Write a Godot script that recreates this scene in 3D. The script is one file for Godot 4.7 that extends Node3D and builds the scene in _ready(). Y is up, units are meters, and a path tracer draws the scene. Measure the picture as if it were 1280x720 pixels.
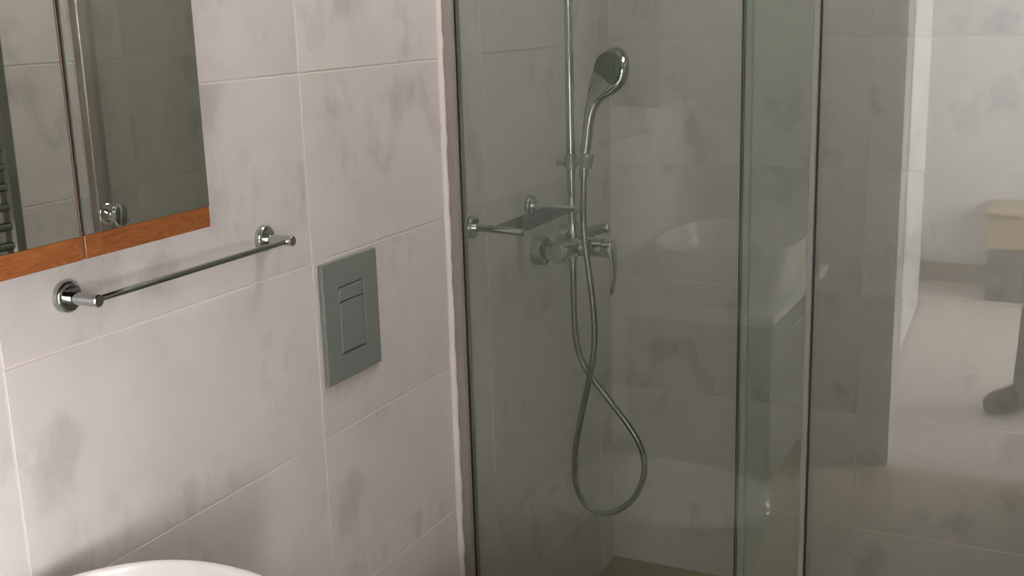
extends Node3D
# A tiled bathroom seen from its doorway: tiled wall with mirror cabinet, towel rail and flush plate, glass shower beyond.
# Axes: the tiled wall on the left is the plane x = 0, the shower lies towards -z, the doorway and hallway towards +z.

const BACK := -1.887        # tiled wall at the end of the shower
const FRONT := 0.70         # inner face of the wall with the doorway
const WIDE := 1.20          # width of the bathroom
const HIGH := 2.45
const GLASS := -1.06        # plane of the shower screen
const ROW := 0.2973
const ROW0 := 0.2116
const HALL_END := 3.45
const HALL_RIGHT := 3.00
const HALL_LEFT := 0.0

var taken := {}
var mats := {}

# ---------------------------------------------------------------- mesh building
class Shape:
	var t := PackedVector3Array()      # triangles, counter-clockwise seen from outside

	func add(v: PackedVector3Array) -> void:
		var vol := 0.0
		for i in range(0, v.size(), 3):
			vol += v[i].dot(v[i + 1].cross(v[i + 2]))
		if vol < 0.0:
			for i in range(0, v.size(), 3):
				var s := v[i + 1]
				v[i + 1] = v[i + 2]
				v[i + 2] = s
		t.append_array(v)

	func mesh(angle := 38.0) -> ArrayMesh:
		var n := t.size() / 3
		var fn := PackedVector3Array()
		fn.resize(n)
		var at := {}
		for f in n:
			var w := (t[3 * f + 1] - t[3 * f]).cross(t[3 * f + 2] - t[3 * f])
			fn[f] = w
			for k in 3:
				var key := Vector3i((t[3 * f + k] * 30000.0).round())
				if at.has(key):
					at[key].append(f)
				else:
					at[key] = PackedInt32Array([f])
		var limit := cos(deg_to_rad(angle))
		var pos := PackedVector3Array()
		var nor := PackedVector3Array()
		for f in n:
			if fn[f].length_squared() < 1e-20:
				continue
			var own := fn[f].normalized()
			for k in [0, 2, 1]:
				var p := t[3 * f + k]
				var s := Vector3.ZERO
				for g in at[Vector3i((p * 30000.0).round())]:
					if fn[g].length_squared() > 1e-20 and fn[g].normalized().dot(own) >= limit:
						s += fn[g]
				pos.append(p)
				nor.append(s.normalized() if s.length_squared() > 1e-24 else own)
		var a := []
		a.resize(Mesh.ARRAY_MAX)
		a[Mesh.ARRAY_VERTEX] = pos
		a[Mesh.ARRAY_NORMAL] = nor
		var m := ArrayMesh.new()
		m.add_surface_from_arrays(Mesh.PRIMITIVE_TRIANGLES, a)
		return m

func box(s: Shape, c: Vector3, size: Vector3, bevel := 0.0, turn := Basis.IDENTITY) -> Shape:
	var h := size / 2.0
	var b: float = min(bevel, min(h.x, min(h.y, h.z)) * 0.95)
	var corner := func(a: int, sg: Vector3) -> Vector3:
		var p := Vector3(sg.x * (h.x - b), sg.y * (h.y - b), sg.z * (h.z - b))
		p[a] = sg[a] * h[a]
		return p
	var tr := PackedVector3Array()
	var put := func(p: Vector3, q: Vector3, r: Vector3) -> void:
		if (q - p).cross(r - p).dot(p + q + r) < 0.0:
			tr.append_array([c + turn * p, c + turn * r, c + turn * q])
		else:
			tr.append_array([c + turn * p, c + turn * q, c + turn * r])
	for a in 3:
		var u := (a + 1) % 3
		var v := (a + 2) % 3
		for d in [-1.0, 1.0]:
			var ps := []
			for e in [[-1.0, -1.0], [1.0, -1.0], [1.0, 1.0], [-1.0, 1.0]]:
				var sg := Vector3.ZERO
				sg[a] = d
				sg[u] = e[0]
				sg[v] = e[1]
				ps.append(corner.call(a, sg))
			put.call(ps[0], ps[1], ps[2])
			put.call(ps[0], ps[2], ps[3])
		if b <= 0.0:
			continue
		for d in [-1.0, 1.0]:
			for e in [-1.0, 1.0]:
				var sg := Vector3.ZERO
				sg[u] = d
				sg[v] = e
				sg[a] = 1.0
				var lo := sg
				lo[a] = -1.0
				var p0: Vector3 = corner.call(u, sg)
				var p1: Vector3 = corner.call(u, lo)
				var p2: Vector3 = corner.call(v, lo)
				var p3: Vector3 = corner.call(v, sg)
				put.call(p0, p1, p2)
				put.call(p0, p2, p3)
	if b > 0.0:
		for k in 8:
			var sg := Vector3(1 if k & 1 else -1, 1 if k & 2 else -1, 1 if k & 4 else -1)
			put.call(corner.call(0, sg), corner.call(1, sg), corner.call(2, sg))
	s.add(tr)
	return s

func loft(s: Shape, rings: Array) -> Shape:
	var tr := PackedVector3Array()
	var n: int = rings[0].size()
	for i in rings.size() - 1:
		var a: PackedVector3Array = rings[i]
		var b: PackedVector3Array = rings[i + 1]
		for k in n:
			var j := (k + 1) % n
			tr.append_array([a[k], a[j], b[j], a[k], b[j], b[k]])
	for e in [0, rings.size() - 1]:
		var r: PackedVector3Array = rings[e]
		var c := Vector3.ZERO
		for p in r:
			c += p
		c /= n
		for k in n:
			var j := (k + 1) % n
			if e == 0:
				tr.append_array([c, r[j], r[k]])
			else:
				tr.append_array([c, r[k], r[j]])
	s.add(tr)
	return s

# a frame whose y axis runs along a direction
func along(dir: Vector3) -> Basis:
	var y := dir.normalized()
	var x := Vector3.UP.cross(y)
	if x.length() < 0.05:
		x = Vector3.RIGHT.cross(y)
	x = x.normalized()
	return Basis(x, y, x.cross(y))

# profile: pairs of (radius, distance along the axis)
func lathe(s: Shape, at: Vector3, dir: Vector3, profile: Array, n := 32) -> Shape:
	var f := along(dir)
	var rings := []
	for p in profile:
		var r := PackedVector3Array()
		for k in n:
			var a := TAU * k / n
			r.append(at + f * Vector3(cos(a) * p[0], p[1], sin(a) * p[0]))
		rings.append(r)
	return loft(s, rings)

func rod(s: Shape, a: Vector3, b: Vector3, r: float, n := 20, bevel := 0.0012) -> Shape:
	var l := a.distance_to(b)
	return lathe(s, a, b - a, [[r - bevel, 0.0], [r, bevel], [r, l - bevel], [r - bevel, l]], n)

func tube(s: Shape, pts: Array, radius, n := 14) -> Shape:
	var rings := []
	var f := along(pts[1] - pts[0])
	for i in pts.size():
		var d: Vector3 = pts[min(i + 1, pts.size() - 1)] - pts[max(i - 1, 0)]
		d = d.normalized()
		var x := (f.x - d * f.x.dot(d)).normalized()
		f = Basis(x, d, x.cross(d))
		var rr: float = radius[i] if radius is Array else radius
		var r := PackedVector3Array()
		for k in n:
			var a := TAU * k / n
			r.append(pts[i] + f * Vector3(cos(a) * rr, 0, sin(a) * rr))
		rings.append(r)
	return loft(s, rings)

func spline(p: Array, sub := 6) -> Array:
	var out := []
	for i in p.size() - 1:
		var a = p[max(i - 1, 0)]
		var d = p[min(i + 2, p.size() - 1)]
		for k in sub:
			out.append(p[i].cubic_interpolate(p[i + 1], a, d, float(k) / sub))
	out.append(p[-1])
	return out

# ---------------------------------------------------------------- naming and placing
func numbered(called: String) -> String:
	if not taken.has(called):
		taken[called] = 0
		return called
	taken[called] += 1
	return "%s_%03d" % [called, taken[called]]

func tag(o: Node3D, label: String, category: String, group := "") -> Node3D:
	o.set_meta("label", label)
	o.set_meta("category", category)
	if group:
		o.set_meta("group", group)
	return o

func thing(called: String, label: String, category: String, at := Vector3.ZERO, group := "") -> Node3D:
	var o := Node3D.new()
	o.name = numbered(called)
	add_child(o)
	o.position = at
	return tag(o, label, category, group)

func obj(called: String, m: Mesh, mat: Material, parent: Node3D = self, at := Vector3.ZERO) -> MeshInstance3D:
	var o := MeshInstance3D.new()
	o.name = numbered(called) if parent == self else called
	o.mesh = m
	o.material_override = mat
	o.cast_shadow = GeometryInstance3D.SHADOW_CASTING_SETTING_ON
	parent.add_child(o, true)
	o.position = at - (parent.position if parent != self and parent.get_parent() == self and parent is Node3D and not parent is MeshInstance3D else Vector3.ZERO)
	return o

func struct(called: String, m: Mesh, mat: Material, parent: Node3D = self) -> MeshInstance3D:
	var o := obj(called, m, mat, parent)
	if parent == self:
		o.set_meta("kind", "structure")
	return o

# ---------------------------------------------------------------- materials
func plain(called: String, c: Color, rough := 0.5, metal := 0.0) -> StandardMaterial3D:
	var m := StandardMaterial3D.new()
	m.resource_name = called
	m.albedo_color = c
	m.roughness = rough
	m.metallic = metal
	mats[called] = m
	return m

func noise(sd: int, freq: float, oct := 4) -> FastNoiseLite:
	var n := FastNoiseLite.new()
	n.seed = sd
	n.noise_type = FastNoiseLite.TYPE_SIMPLEX_SMOOTH
	n.frequency = freq
	n.fractal_octaves = oct
	return n

func cement_picture() -> ImageTexture:
	var side := 1024
	var im := Image.create_empty(side, side, false, Image.FORMAT_RGB8)
	var cloud := noise(3, 0.0035, 4)
	var smear := noise(11, 0.007, 5)
	var patch := noise(23, 0.0045, 3)
	var brush := noise(37, 0.012, 4)
	var mott := noise(71, 0.022, 3)
	var grain := noise(51, 0.22, 2)
	for y in side:
		for x in side:
			var warp := 22.0 * brush.get_noise_2d(x * 0.7, y * 0.7)
			var c := cloud.get_noise_2d(x, y)
			var s := smoothstep(0.06, 0.42, smear.get_noise_2d(x * 1.25 + warp, y * 0.6 - warp))
			var p := smoothstep(-0.05, 0.35, patch.get_noise_2d(x + 300.0, y))
			var b := smoothstep(0.1, 0.5, brush.get_noise_2d(x * 1.6 + warp, y * 0.5))
			var g := grain.get_noise_2d(x, y) * 0.008
			var dark := 0.056 * s * p + 0.026 * b * p + 0.022 * smoothstep(0.15, 0.4, mott.get_noise_2d(x + warp, y)) * p
			var light := 0.030 * smoothstep(0.1, 0.5, -c)
			var v := 0.80 + 0.030 * c + light - dark + g
			im.set_pixel(x, y, Color(v + 0.006, v - 0.016, v - 0.032 + dark * 0.03))
	return ImageTexture.create_from_image(im)

func wood_picture(a: Color, b: Color, sd: int) -> ImageTexture:
	var im := Image.create_empty(512, 512, false, Image.FORMAT_RGB8)
	var n := noise(sd, 0.004, 3)
	var fine := noise(sd + 5, 0.05, 3)
	for y in 512:
		for x in 512:
			var w := n.get_noise_2d(x * 0.8, y * 5.0)
			var ringed := 0.5 + 0.5 * sin(40.0 * w + y * 0.06)
			var f := fine.get_noise_2d(x * 0.25, y * 3.0)
			im.set_pixel(x, y, a.lerp(b, clampf(0.25 + 0.45 * ringed + 0.5 * f, 0.0, 1.0)))
	return ImageTexture.create_from_image(im)

func triplanar(m: StandardMaterial3D, tex: Texture2D, scale: float, offset := Vector3.ZERO) -> StandardMaterial3D:
	m.albedo_texture = tex
	m.uv1_triplanar = true
	m.uv1_scale = Vector3.ONE * scale
	m.uv1_offset = offset
	m.uv1_triplanar_sharpness = 8.0
	return m

func make_materials() -> void:
	var chrome := plain("chrome", Color(0.70, 0.72, 0.71), 0.06, 1.0)
	chrome.metallic_specular = 0.6
	plain("satin_chrome", Color(0.555, 0.58, 0.56), 0.30, 0.45)
	plain("aluminium", Color(0.64, 0.615, 0.595), 0.32, 0.5)
	plain("hose_metal", Color(0.52, 0.535, 0.525), 0.26, 1.0)
	plain("dark_gap", Color(0.03, 0.03, 0.03), 0.6)
	plain("grout", Color(0.83, 0.80, 0.775), 0.8)
	plain("grout_light", Color(0.83, 0.80, 0.775), 0.8)
	plain("shelf_metal", Color(0.30, 0.31, 0.305), 0.25, 0.8)
	plain("silicone", Color(0.87, 0.84, 0.82), 0.45)
	plain("ceramic", Color(0.89, 0.875, 0.86), 0.10)
	plain("mirror", Color(0.90, 0.91, 0.875), 0.015, 1.0)
	plain("mirror_edge", Color(0.30, 0.34, 0.30), 0.4)
	plain("white_paint", Color(0.91, 0.91, 0.915), 0.55)
	plain("white_gloss", Color(0.88, 0.88, 0.88), 0.3)
	plain("ceiling_paint", Color(0.86, 0.85, 0.84), 0.8)
	plain("nozzle", Color(0.30, 0.305, 0.295), 0.35)
	plain("hall_floor", Color(0.83, 0.79, 0.75), 0.45)
	plain("baseboard", Color(0.55, 0.50, 0.44), 0.5)
	plain("chest_light", Color(0.70, 0.63, 0.50), 0.5)
	plain("chest_grey", Color(0.36, 0.355, 0.34), 0.5)
	plain("dark_metal", Color(0.22, 0.22, 0.22), 0.35, 0.8)
	plain("skin", Color(0.74, 0.56, 0.46), 0.55)
	plain("trousers", Color(0.16, 0.17, 0.19), 0.85)
	plain("jumper", Color(0.42, 0.44, 0.47), 0.9)
	plain("shoe", Color(0.20, 0.19, 0.19), 0.6)
	plain("hair", Color(0.12, 0.09, 0.07), 0.7)
	plain("eye", Color(0.15, 0.12, 0.10), 0.2)
	plain("phone", Color(0.05, 0.05, 0.055), 0.2)
	var lg := plain("lamp_glow", Color(0.9, 0.9, 0.88), 0.5)
	lg.emission_enabled = true
	lg.emission = Color(1.0, 0.975, 0.945)
	lg.emission_energy_multiplier = 1.5
	var g := plain("glass", Color(0.44, 0.555, 0.455, 0.11), 0.0)
	g.transparency = BaseMaterial3D.TRANSPARENCY_ALPHA
	var w := plain("window_glass", Color(0.9, 0.95, 0.95, 0.03), 0.0)
	w.transparency = BaseMaterial3D.TRANSPARENCY_ALPHA
	var seal := plain("clear_seal", Color(0.66, 0.67, 0.66, 0.55), 0.3)
	seal.transparency = BaseMaterial3D.TRANSPARENCY_ALPHA
	var tex := cement_picture()
	var rng := RandomNumberGenerator.new()
	rng.seed = 8
	for k in 14:
		var c := 0.97 + 0.05 * rng.randf()
		var m := plain("tile_%d" % k, Color(c, c, c), 0.36)
		triplanar(m, tex, 0.8, Vector3(rng.randf_range(0.26, 0.74), rng.randf_range(0.13, 0.87), rng.randf()))
	for k in 6:
		var c := 0.85 + 0.05 * rng.randf()
		var m := plain("floor_tile_%d" % k, Color(c, c * 0.93, c * 0.80), 0.45)
		triplanar(m, tex, 0.8, Vector3(rng.randf_range(0.26, 0.74), rng.randf(), rng.randf_range(0.26, 0.74)))
	for k in 3:
		var m := plain("shower_tile_%d" % k, Color(0.74, 0.68, 0.55), 0.5)
		triplanar(m, tex, 0.8, Vector3(0.3 + 0.2 * k, 0.1 * k, 0.3 + 0.17 * k))
	var wt := wood_picture(Color(0.585, 0.355, 0.185), Color(0.46, 0.26, 0.12), 5)
	triplanar(plain("wood", Color.WHITE, 0.38), wt, 2.2)
	var wd := wood_picture(Color(0.33, 0.20, 0.12), Color(0.22, 0.13, 0.08), 9)
	triplanar(plain("dark_wood", Color.WHITE, 0.45), wd, 2.2)

# ---------------------------------------------------------------- room shell
var tile_meshes := {}
var tile_count := 0

func tile_mesh(w: float, h: float) -> Mesh:
	var key := Vector2i(roundi(w * 10000), roundi(h * 10000))
	if not tile_meshes.has(key):
		var s := Shape.new()
		box(s, Vector3(0, 0, -0.003), Vector3(w, h, 0.006), 0.0007)
		tile_meshes[key] = s.mesh(10)
	return tile_meshes[key]

# tiles on a face: origin and the two directions of the face, cuts along both in metres; holes are rectangles left open
func lay(parent: Node3D, face: Transform3D, us: Array, vs: Array, gap: float, kinds: String, count: int, hole := Rect2()) -> void:
	for i in us.size() - 1:
		for j in vs.size() - 1:
			var r := Rect2(us[i], vs[j], us[i + 1] - us[i], vs[j + 1] - vs[j])
			for q in without(r, hole):
				if q.size.x < 0.012 or q.size.y < 0.012:
					continue
				var o := obj("tile", tile_mesh(q.size.x - gap, q.size.y - 0.0028), mats["%s_%d" % [kinds, (tile_count * 5 + tile_count / 3) % count]], parent)
				o.transform = face * Transform3D(Basis.IDENTITY, Vector3(q.get_center().x, q.get_center().y, 0))
				tile_count += 1

func without(r: Rect2, hole: Rect2) -> Array:
	if hole.size.x <= 0.0 or not r.intersects(hole):
		return [r]
	var k := r.intersection(hole)
	var out := []
	if k.position.x > r.position.x + 0.001:
		out.append(Rect2(r.position, Vector2(k.position.x - r.position.x, r.size.y)))
	if k.end.x < r.end.x - 0.001:
		out.append(Rect2(Vector2(k.end.x, r.position.y), Vector2(r.end.x - k.end.x, r.size.y)))
	if k.end.y < r.end.y - 0.001:
		out.append(Rect2(Vector2(k.position.x, k.end.y), Vector2(k.size.x, r.end.y - k.end.y)))
	if k.position.y > r.position.y + 0.001:
		out.append(Rect2(k.position, Vector2(k.size.x, k.position.y - r.position.y)))
	return out

func slab(called: String, lo: Vector3, hi: Vector3, mat: Material) -> MeshInstance3D:
	return struct(called, box(Shape.new(), (lo + hi) / 2.0, hi - lo).mesh(), mat)

const DOOR_LO := 0.557
const DOOR_HI := 1.185
const DOOR_TOP := 2.05

func build_shell() -> void:
	var rows := [0.0]
	var k := 0
	while ROW0 + ROW * k < HIGH - 0.02:
		rows.append(ROW0 + ROW * k)
		k += 1
	rows.append(HIGH)
	var deep := [-1.8, -1.2, -0.6, 0.0, 0.6]
	# left wall, faces +x: local x runs towards -z
	var left := slab("wall_left", Vector3(-0.12, -0.1, BACK - 0.12), Vector3(-0.0012, HIGH, FRONT), mats.grout_light)
	lay(left, Transform3D(Basis(Vector3.UP, PI / 2), Vector3.ZERO), [-FRONT, -0.6, 0.0, 0.6, 1.2, 1.8, -BACK], rows, 0.0036, "tile", 14)
	var back := slab("wall_back", Vector3(-0.0012, -0.1, BACK - 0.12), Vector3(WIDE + 0.12, HIGH, BACK - 0.0012), mats.grout)
	lay(back, Transform3D(Basis.IDENTITY, Vector3(0, 0, BACK)), [0.0, 0.635, WIDE], rows, 0.003, "tile", 14)
	var right := slab("wall_right", Vector3(WIDE + 0.0012, -0.1, BACK - 0.0012), Vector3(WIDE + 0.12, HIGH, FRONT), mats.grout)
	lay(right, Transform3D(Basis(Vector3.UP, -PI / 2), Vector3(WIDE, 0, 0)), [BACK, -1.8, -1.2, -0.6, 0.0, 0.6, FRONT], rows, 0.003, "tile", 14)
	# front wall with the doorway; one mesh of three pieces
	var s := Shape.new()
	var z0 := FRONT + 0.0012
	var z1 := FRONT + 0.10
	for b in [[-0.12, DOOR_LO, -0.1, HIGH], [DOOR_HI, HALL_RIGHT + 0.12, -0.1, HIGH], [DOOR_LO, DOOR_HI, DOOR_TOP, HIGH]]:
		box(s, Vector3((b[0] + b[1]) / 2.0, (b[2] + b[3]) / 2.0, (z0 + z1) / 2.0), Vector3(b[1] - b[0], b[3] - b[2], z1 - z0))
	var front := struct("wall_front", s.mesh(), mats.white_paint)
	lay(front, Transform3D(Basis(Vector3.UP, PI), Vector3(0, 0, FRONT)), [-WIDE, -0.6, 0.0], rows, 0.003, "tile", 14, Rect2(-DOOR_HI, -0.1, DOOR_HI - DOOR_LO, DOOR_TOP + 0.1))
	# floors
	var fl := slab("floor", Vector3(-0.0012, -0.1, BACK - 0.0012), Vector3(WIDE + 0.0012, -0.0015, FRONT), mats.grout)
	lay(fl, Transform3D(Basis(Vector3.RIGHT, -PI / 2), Vector3.ZERO), [0.0, 0.3, 0.6, 0.9, WIDE], [-FRONT, -0.12, 0.48, 1.04], 0.003, "floor_tile", 6)
	var tray := slab("floor_shower", Vector3(0.0, -0.0014, BACK), Vector3(WIDE, 0.0125, -1.04), mats.grout)
	lay(tray, Transform3D(Basis(Vector3.RIGHT, -PI / 2), Vector3(0, 0.0140, 0)), [0.0, 0.6, WIDE], [1.04, 1.18, 1.33, 1.48, 1.63, 1.78, -BACK], 0.003, "shower_tile", 3)
	slab("ceiling", Vector3(-0.12, HIGH, BACK - 0.12), Vector3(HALL_RIGHT + 0.12, HIGH + 0.1, HALL_END + 0.12), mats.ceiling_paint)
	slab("floor_hall", Vector3(HALL_LEFT - 0.12, -0.1, FRONT), Vector3(HALL_RIGHT + 0.12, -0.001, HALL_END + 0.12), mats.hall_floor)
	# hallway
	slab("wall_hall_left", Vector3(HALL_LEFT - 0.12, -0.001, z1), Vector3(HALL_LEFT, HIGH, HALL_END + 0.12), mats.white_paint)
	s = Shape.new()
	for b in [[HALL_LEFT, EX0, 0.0, HIGH], [EX1, HALL_RIGHT + 0.12, 0.0, HIGH], [EX0, EX1, 0.0, EY0], [EX0, EX1, EY1, HIGH]]:
		box(s, Vector3((b[0] + b[1]) / 2.0, (b[2] + b[3]) / 2.0, HALL_END + 0.06), Vector3(b[1] - b[0], b[3] - b[2], 0.12))
	struct("wall_hall_end", s.mesh(), mats.white_paint)
	s = Shape.new()
	for b in [[z1, WZ0, 0.0, HIGH], [WZ1, HALL_END, 0.0, HIGH], [WZ0, WZ1, 0.0, WY0], [WZ0, WZ1, WY1, HIGH]]:
		box(s, Vector3(HALL_RIGHT + 0.06, (b[2] + b[3]) / 2.0, (b[0] + b[1]) / 2.0), Vector3(0.12, b[3] - b[2], b[1] - b[0]))
	struct("wall_hall_right", s.mesh(), mats.white_paint)
	s = Shape.new()
	box(s, Vector3((HALL_LEFT + HALL_RIGHT) / 2.0, 0.05, HALL_END - 0.008), Vector3(HALL_RIGHT - HALL_LEFT - 0.04, 0.10, 0.016), 0.003)
	struct("baseboard_hall", s.mesh(), mats.baseboard)
	# white lining of the doorway
	s = Shape.new()
	var wz := (FRONT + z1) / 2.0
	box(s, Vector3(DOOR_LO + 0.009, DOOR_TOP / 2.0, wz), Vector3(0.018, DOOR_TOP, 0.112), 0.002)
	box(s, Vector3(DOOR_HI - 0.006, DOOR_TOP / 2.0, wz), Vector3(0.012, DOOR_TOP, 0.112), 0.002)
	box(s, Vector3((DOOR_LO + DOOR_HI) / 2.0, DOOR_TOP - 0.009, wz), Vector3(DOOR_HI - DOOR_LO - 0.03, 0.018, 0.112), 0.002)
	struct("trim_1", s.mesh(), mats.white_gloss)

const WZ0 := 1.75
const WZ1 := 3.30
const WY0 := 0.70
const WY1 := 2.20
const EX0 := 1.90
const EX1 := 2.84
const EY0 := 0.35
const EY1 := 2.10

func build_window() -> void:
	make_window("window_1", Transform3D(Basis(Vector3.UP, -PI / 2), Vector3(HALL_RIGHT + 0.05, (WY0 + WY1) / 2.0, (WZ0 + WZ1) / 2.0)), Vector2(WZ1 - WZ0, WY1 - WY0))
	make_window("window_2", Transform3D(Basis(Vector3.UP, PI), Vector3((EX0 + EX1) / 2.0, (EY0 + EY1) / 2.0, HALL_END + 0.05)), Vector2(EX1 - EX0, EY1 - EY0))

func make_window(called: String, at: Transform3D, size: Vector2) -> void:
	var s := Shape.new()
	for k in [-1.0, 0.0, 1.0]:
		box(s, Vector3(k * (size.x / 2.0 - 0.03), 0, 0), Vector3(0.06, size.y, 0.06), 0.004)
	for k in [-1.0, 1.0]:
		box(s, Vector3(0, k * (size.y / 2.0 - 0.03), 0), Vector3(size.x - 0.04, 0.06, 0.058), 0.004)
	var win := struct(called, s.mesh(), mats.white_gloss)
	win.transform = at
	for k in [-0.25, 0.25]:
		var p := Shape.new()
		box(p, Vector3(k * size.x, 0, 0), Vector3(size.x / 2.0 - 0.07, size.y - 0.1, 0.006))
		obj("pane", p.mesh(), mats.window_glass, win)

# ---------------------------------------------------------------- things
func build_cabinet() -> void:
	var t := thing("mirror_cabinet", "wall cabinet with two mirrored doors and an orange-brown wood lower edge", "cabinet", Vector3(0.06, 1.2385, 0.1))
	var y0 := 1.2385
	var y1 := 1.95
	var s := Shape.new()
	box(s, Vector3(0.055, (y0 + y1) / 2.0, 0.08), Vector3(0.104, y1 - y0 - 0.004, 0.597), 0.001)
	obj("body", s.mesh(), mats.dark_wood, t)
	for d in [[-0.0195, -0.2215, 0.0022, -0.0004], [0.38, -0.0150, 0.0, 0.0016]]:
		var z0: float = d[0]
		var z1: float = d[1]
		s = Shape.new()
		box(s, Vector3(0.1170, (y0 + y1) / 2.0, (z0 + z1) / 2.0), Vector3(0.018, y1 - y0, z0 - z1), 0.0008)
		var door := obj("door", s.mesh(), mats.dark_wood, t)
		s = Shape.new()
		box(s, Vector3(0.1283, y0 + 0.0128, (z0 + z1) / 2.0), Vector3(0.0048, 0.0256, z0 - z1), 0.0006)
		obj("lower_edge", s.mesh(), mats.wood, door).set_meta("label", "orange-brown wood strip along the lower edge")
		z0 -= float(d[2])
		z1 += float(d[3])
		s = Shape.new()
		box(s, Vector3(0.1287, (y0 + 0.0258 + y1) / 2.0, (z0 + z1) / 2.0), Vector3(0.004, y1 - y0 - 0.0258, z0 - z1), 0.0005)
		obj("mirror_backing", s.mesh(), mats.mirror_edge, door)
		s = Shape.new()
		box(s, Vector3(0.13095, (y0 + 0.0258 + y1) / 2.0, (z0 + z1) / 2.0), Vector3(0.0004, y1 - y0 - 0.0262, z0 - z1 - 0.0006))
		obj("mirror", s.mesh(), mats.mirror, door)
		if z0 < 0.1:
			s = Shape.new()
			lathe(s, Vector3(0.1311, 1.2795, -0.066), Vector3.RIGHT, [[0.0075, 0.0], [0.0085, 0.0025], [0.0112, 0.0050], [0.0126, 0.0080], [0.0127, 0.0095], [0.0115, 0.0112], [0.0080, 0.0120], [0.003, 0.0123]], 32)
			obj("knob", s.mesh(), mats.chrome, door).set_meta("label", "round chrome knob near the lower corner of the mirror")

func rosette(s: Shape, at: Vector3, r: float, d: float, dir := Vector3.RIGHT) -> void:
	lathe(s, at, dir, [[r, 0.0], [r, d - 0.0045], [r - 0.0006, d - 0.0026], [r - 0.0018, d - 0.0010], [r - 0.0036, d - 0.0002], [r - 0.006, d]], 40)

func build_rail() -> void:
	var y := 1.1660
	var t := thing("towel_rail", "chrome towel rail with two posts on the tiled wall below the mirror cabinet", "towel rail", Vector3(0.0, y, -0.295))
	for z in [-0.1015, -0.4825]:
		var s := Shape.new()
		rosette(s, Vector3(0.0004, y + 0.001, z), 0.0198, 0.010)
		obj("rosette", s.mesh(), mats.chrome, t)
		s = Shape.new()
		rod(s, Vector3(0.008, y, z), Vector3(0.056, y, z), 0.0078, 28, 0.001)
		obj("post", s.mesh(), mats.chrome, t)
	var s := Shape.new()
	rod(s, Vector3(0.0475, y, -0.097), Vector3(0.0475, y, -0.487), 0.0043, 20, 0.001)
	obj("bar", s.mesh(), mats.chrome, t)

func build_flush_plate() -> void:
	var c := Vector3(0.0, 0.9955, -0.6925)
	var t := thing("flush_plate", "grey metal toilet flush plate with a two-part button on the tiled wall", "flush plate", c)
	var w := 0.159
	var h := 0.203
	var bw := 0.070
	var bh := 0.113
	var e := 0.0016
	# the plate: a frame round the button opening, edges bevelled, on a backing
	var s := Shape.new()
	var d := 0.009
	var side := (w - bw) / 2.0 - e
	var tall := (h - bh) / 2.0 - e
	box(s, c + Vector3(0.002, 0, 0), Vector3(0.004, h - 0.002, w - 0.002))
	for k in [-1.0, 1.0]:
		box(s, c + Vector3(d / 2.0, 0, k * (w - side) / 2.0), Vector3(d, h, side), 0.0009)
		box(s, c + Vector3(d / 2.0, k * (h - tall) / 2.0, 0), Vector3(d - 0.00005, tall, w - 2.0 * side + 0.004), 0.0)
	obj("plate", s.mesh(20), mats.satin_chrome, t)
	var split := 0.026
	s = Shape.new()
	box(s, c + Vector3(0.0056, bh / 2.0 - split / 2.0 - 0.0005, 0), Vector3(0.0056, split - 0.003, bw - 0.001), 0.0012, Basis(Vector3.BACK, -0.03))
	obj("small_button", s.mesh(20), mats.satin_chrome, t)
	s = Shape.new()
	box(s, c + Vector3(0.0058, -split / 2.0, 0), Vector3(0.0056, bh - split - 0.002, bw - 0.001), 0.0012, Basis(Vector3.BACK, -0.012))
	obj("large_button", s.mesh(20), mats.satin_chrome, t)

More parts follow.
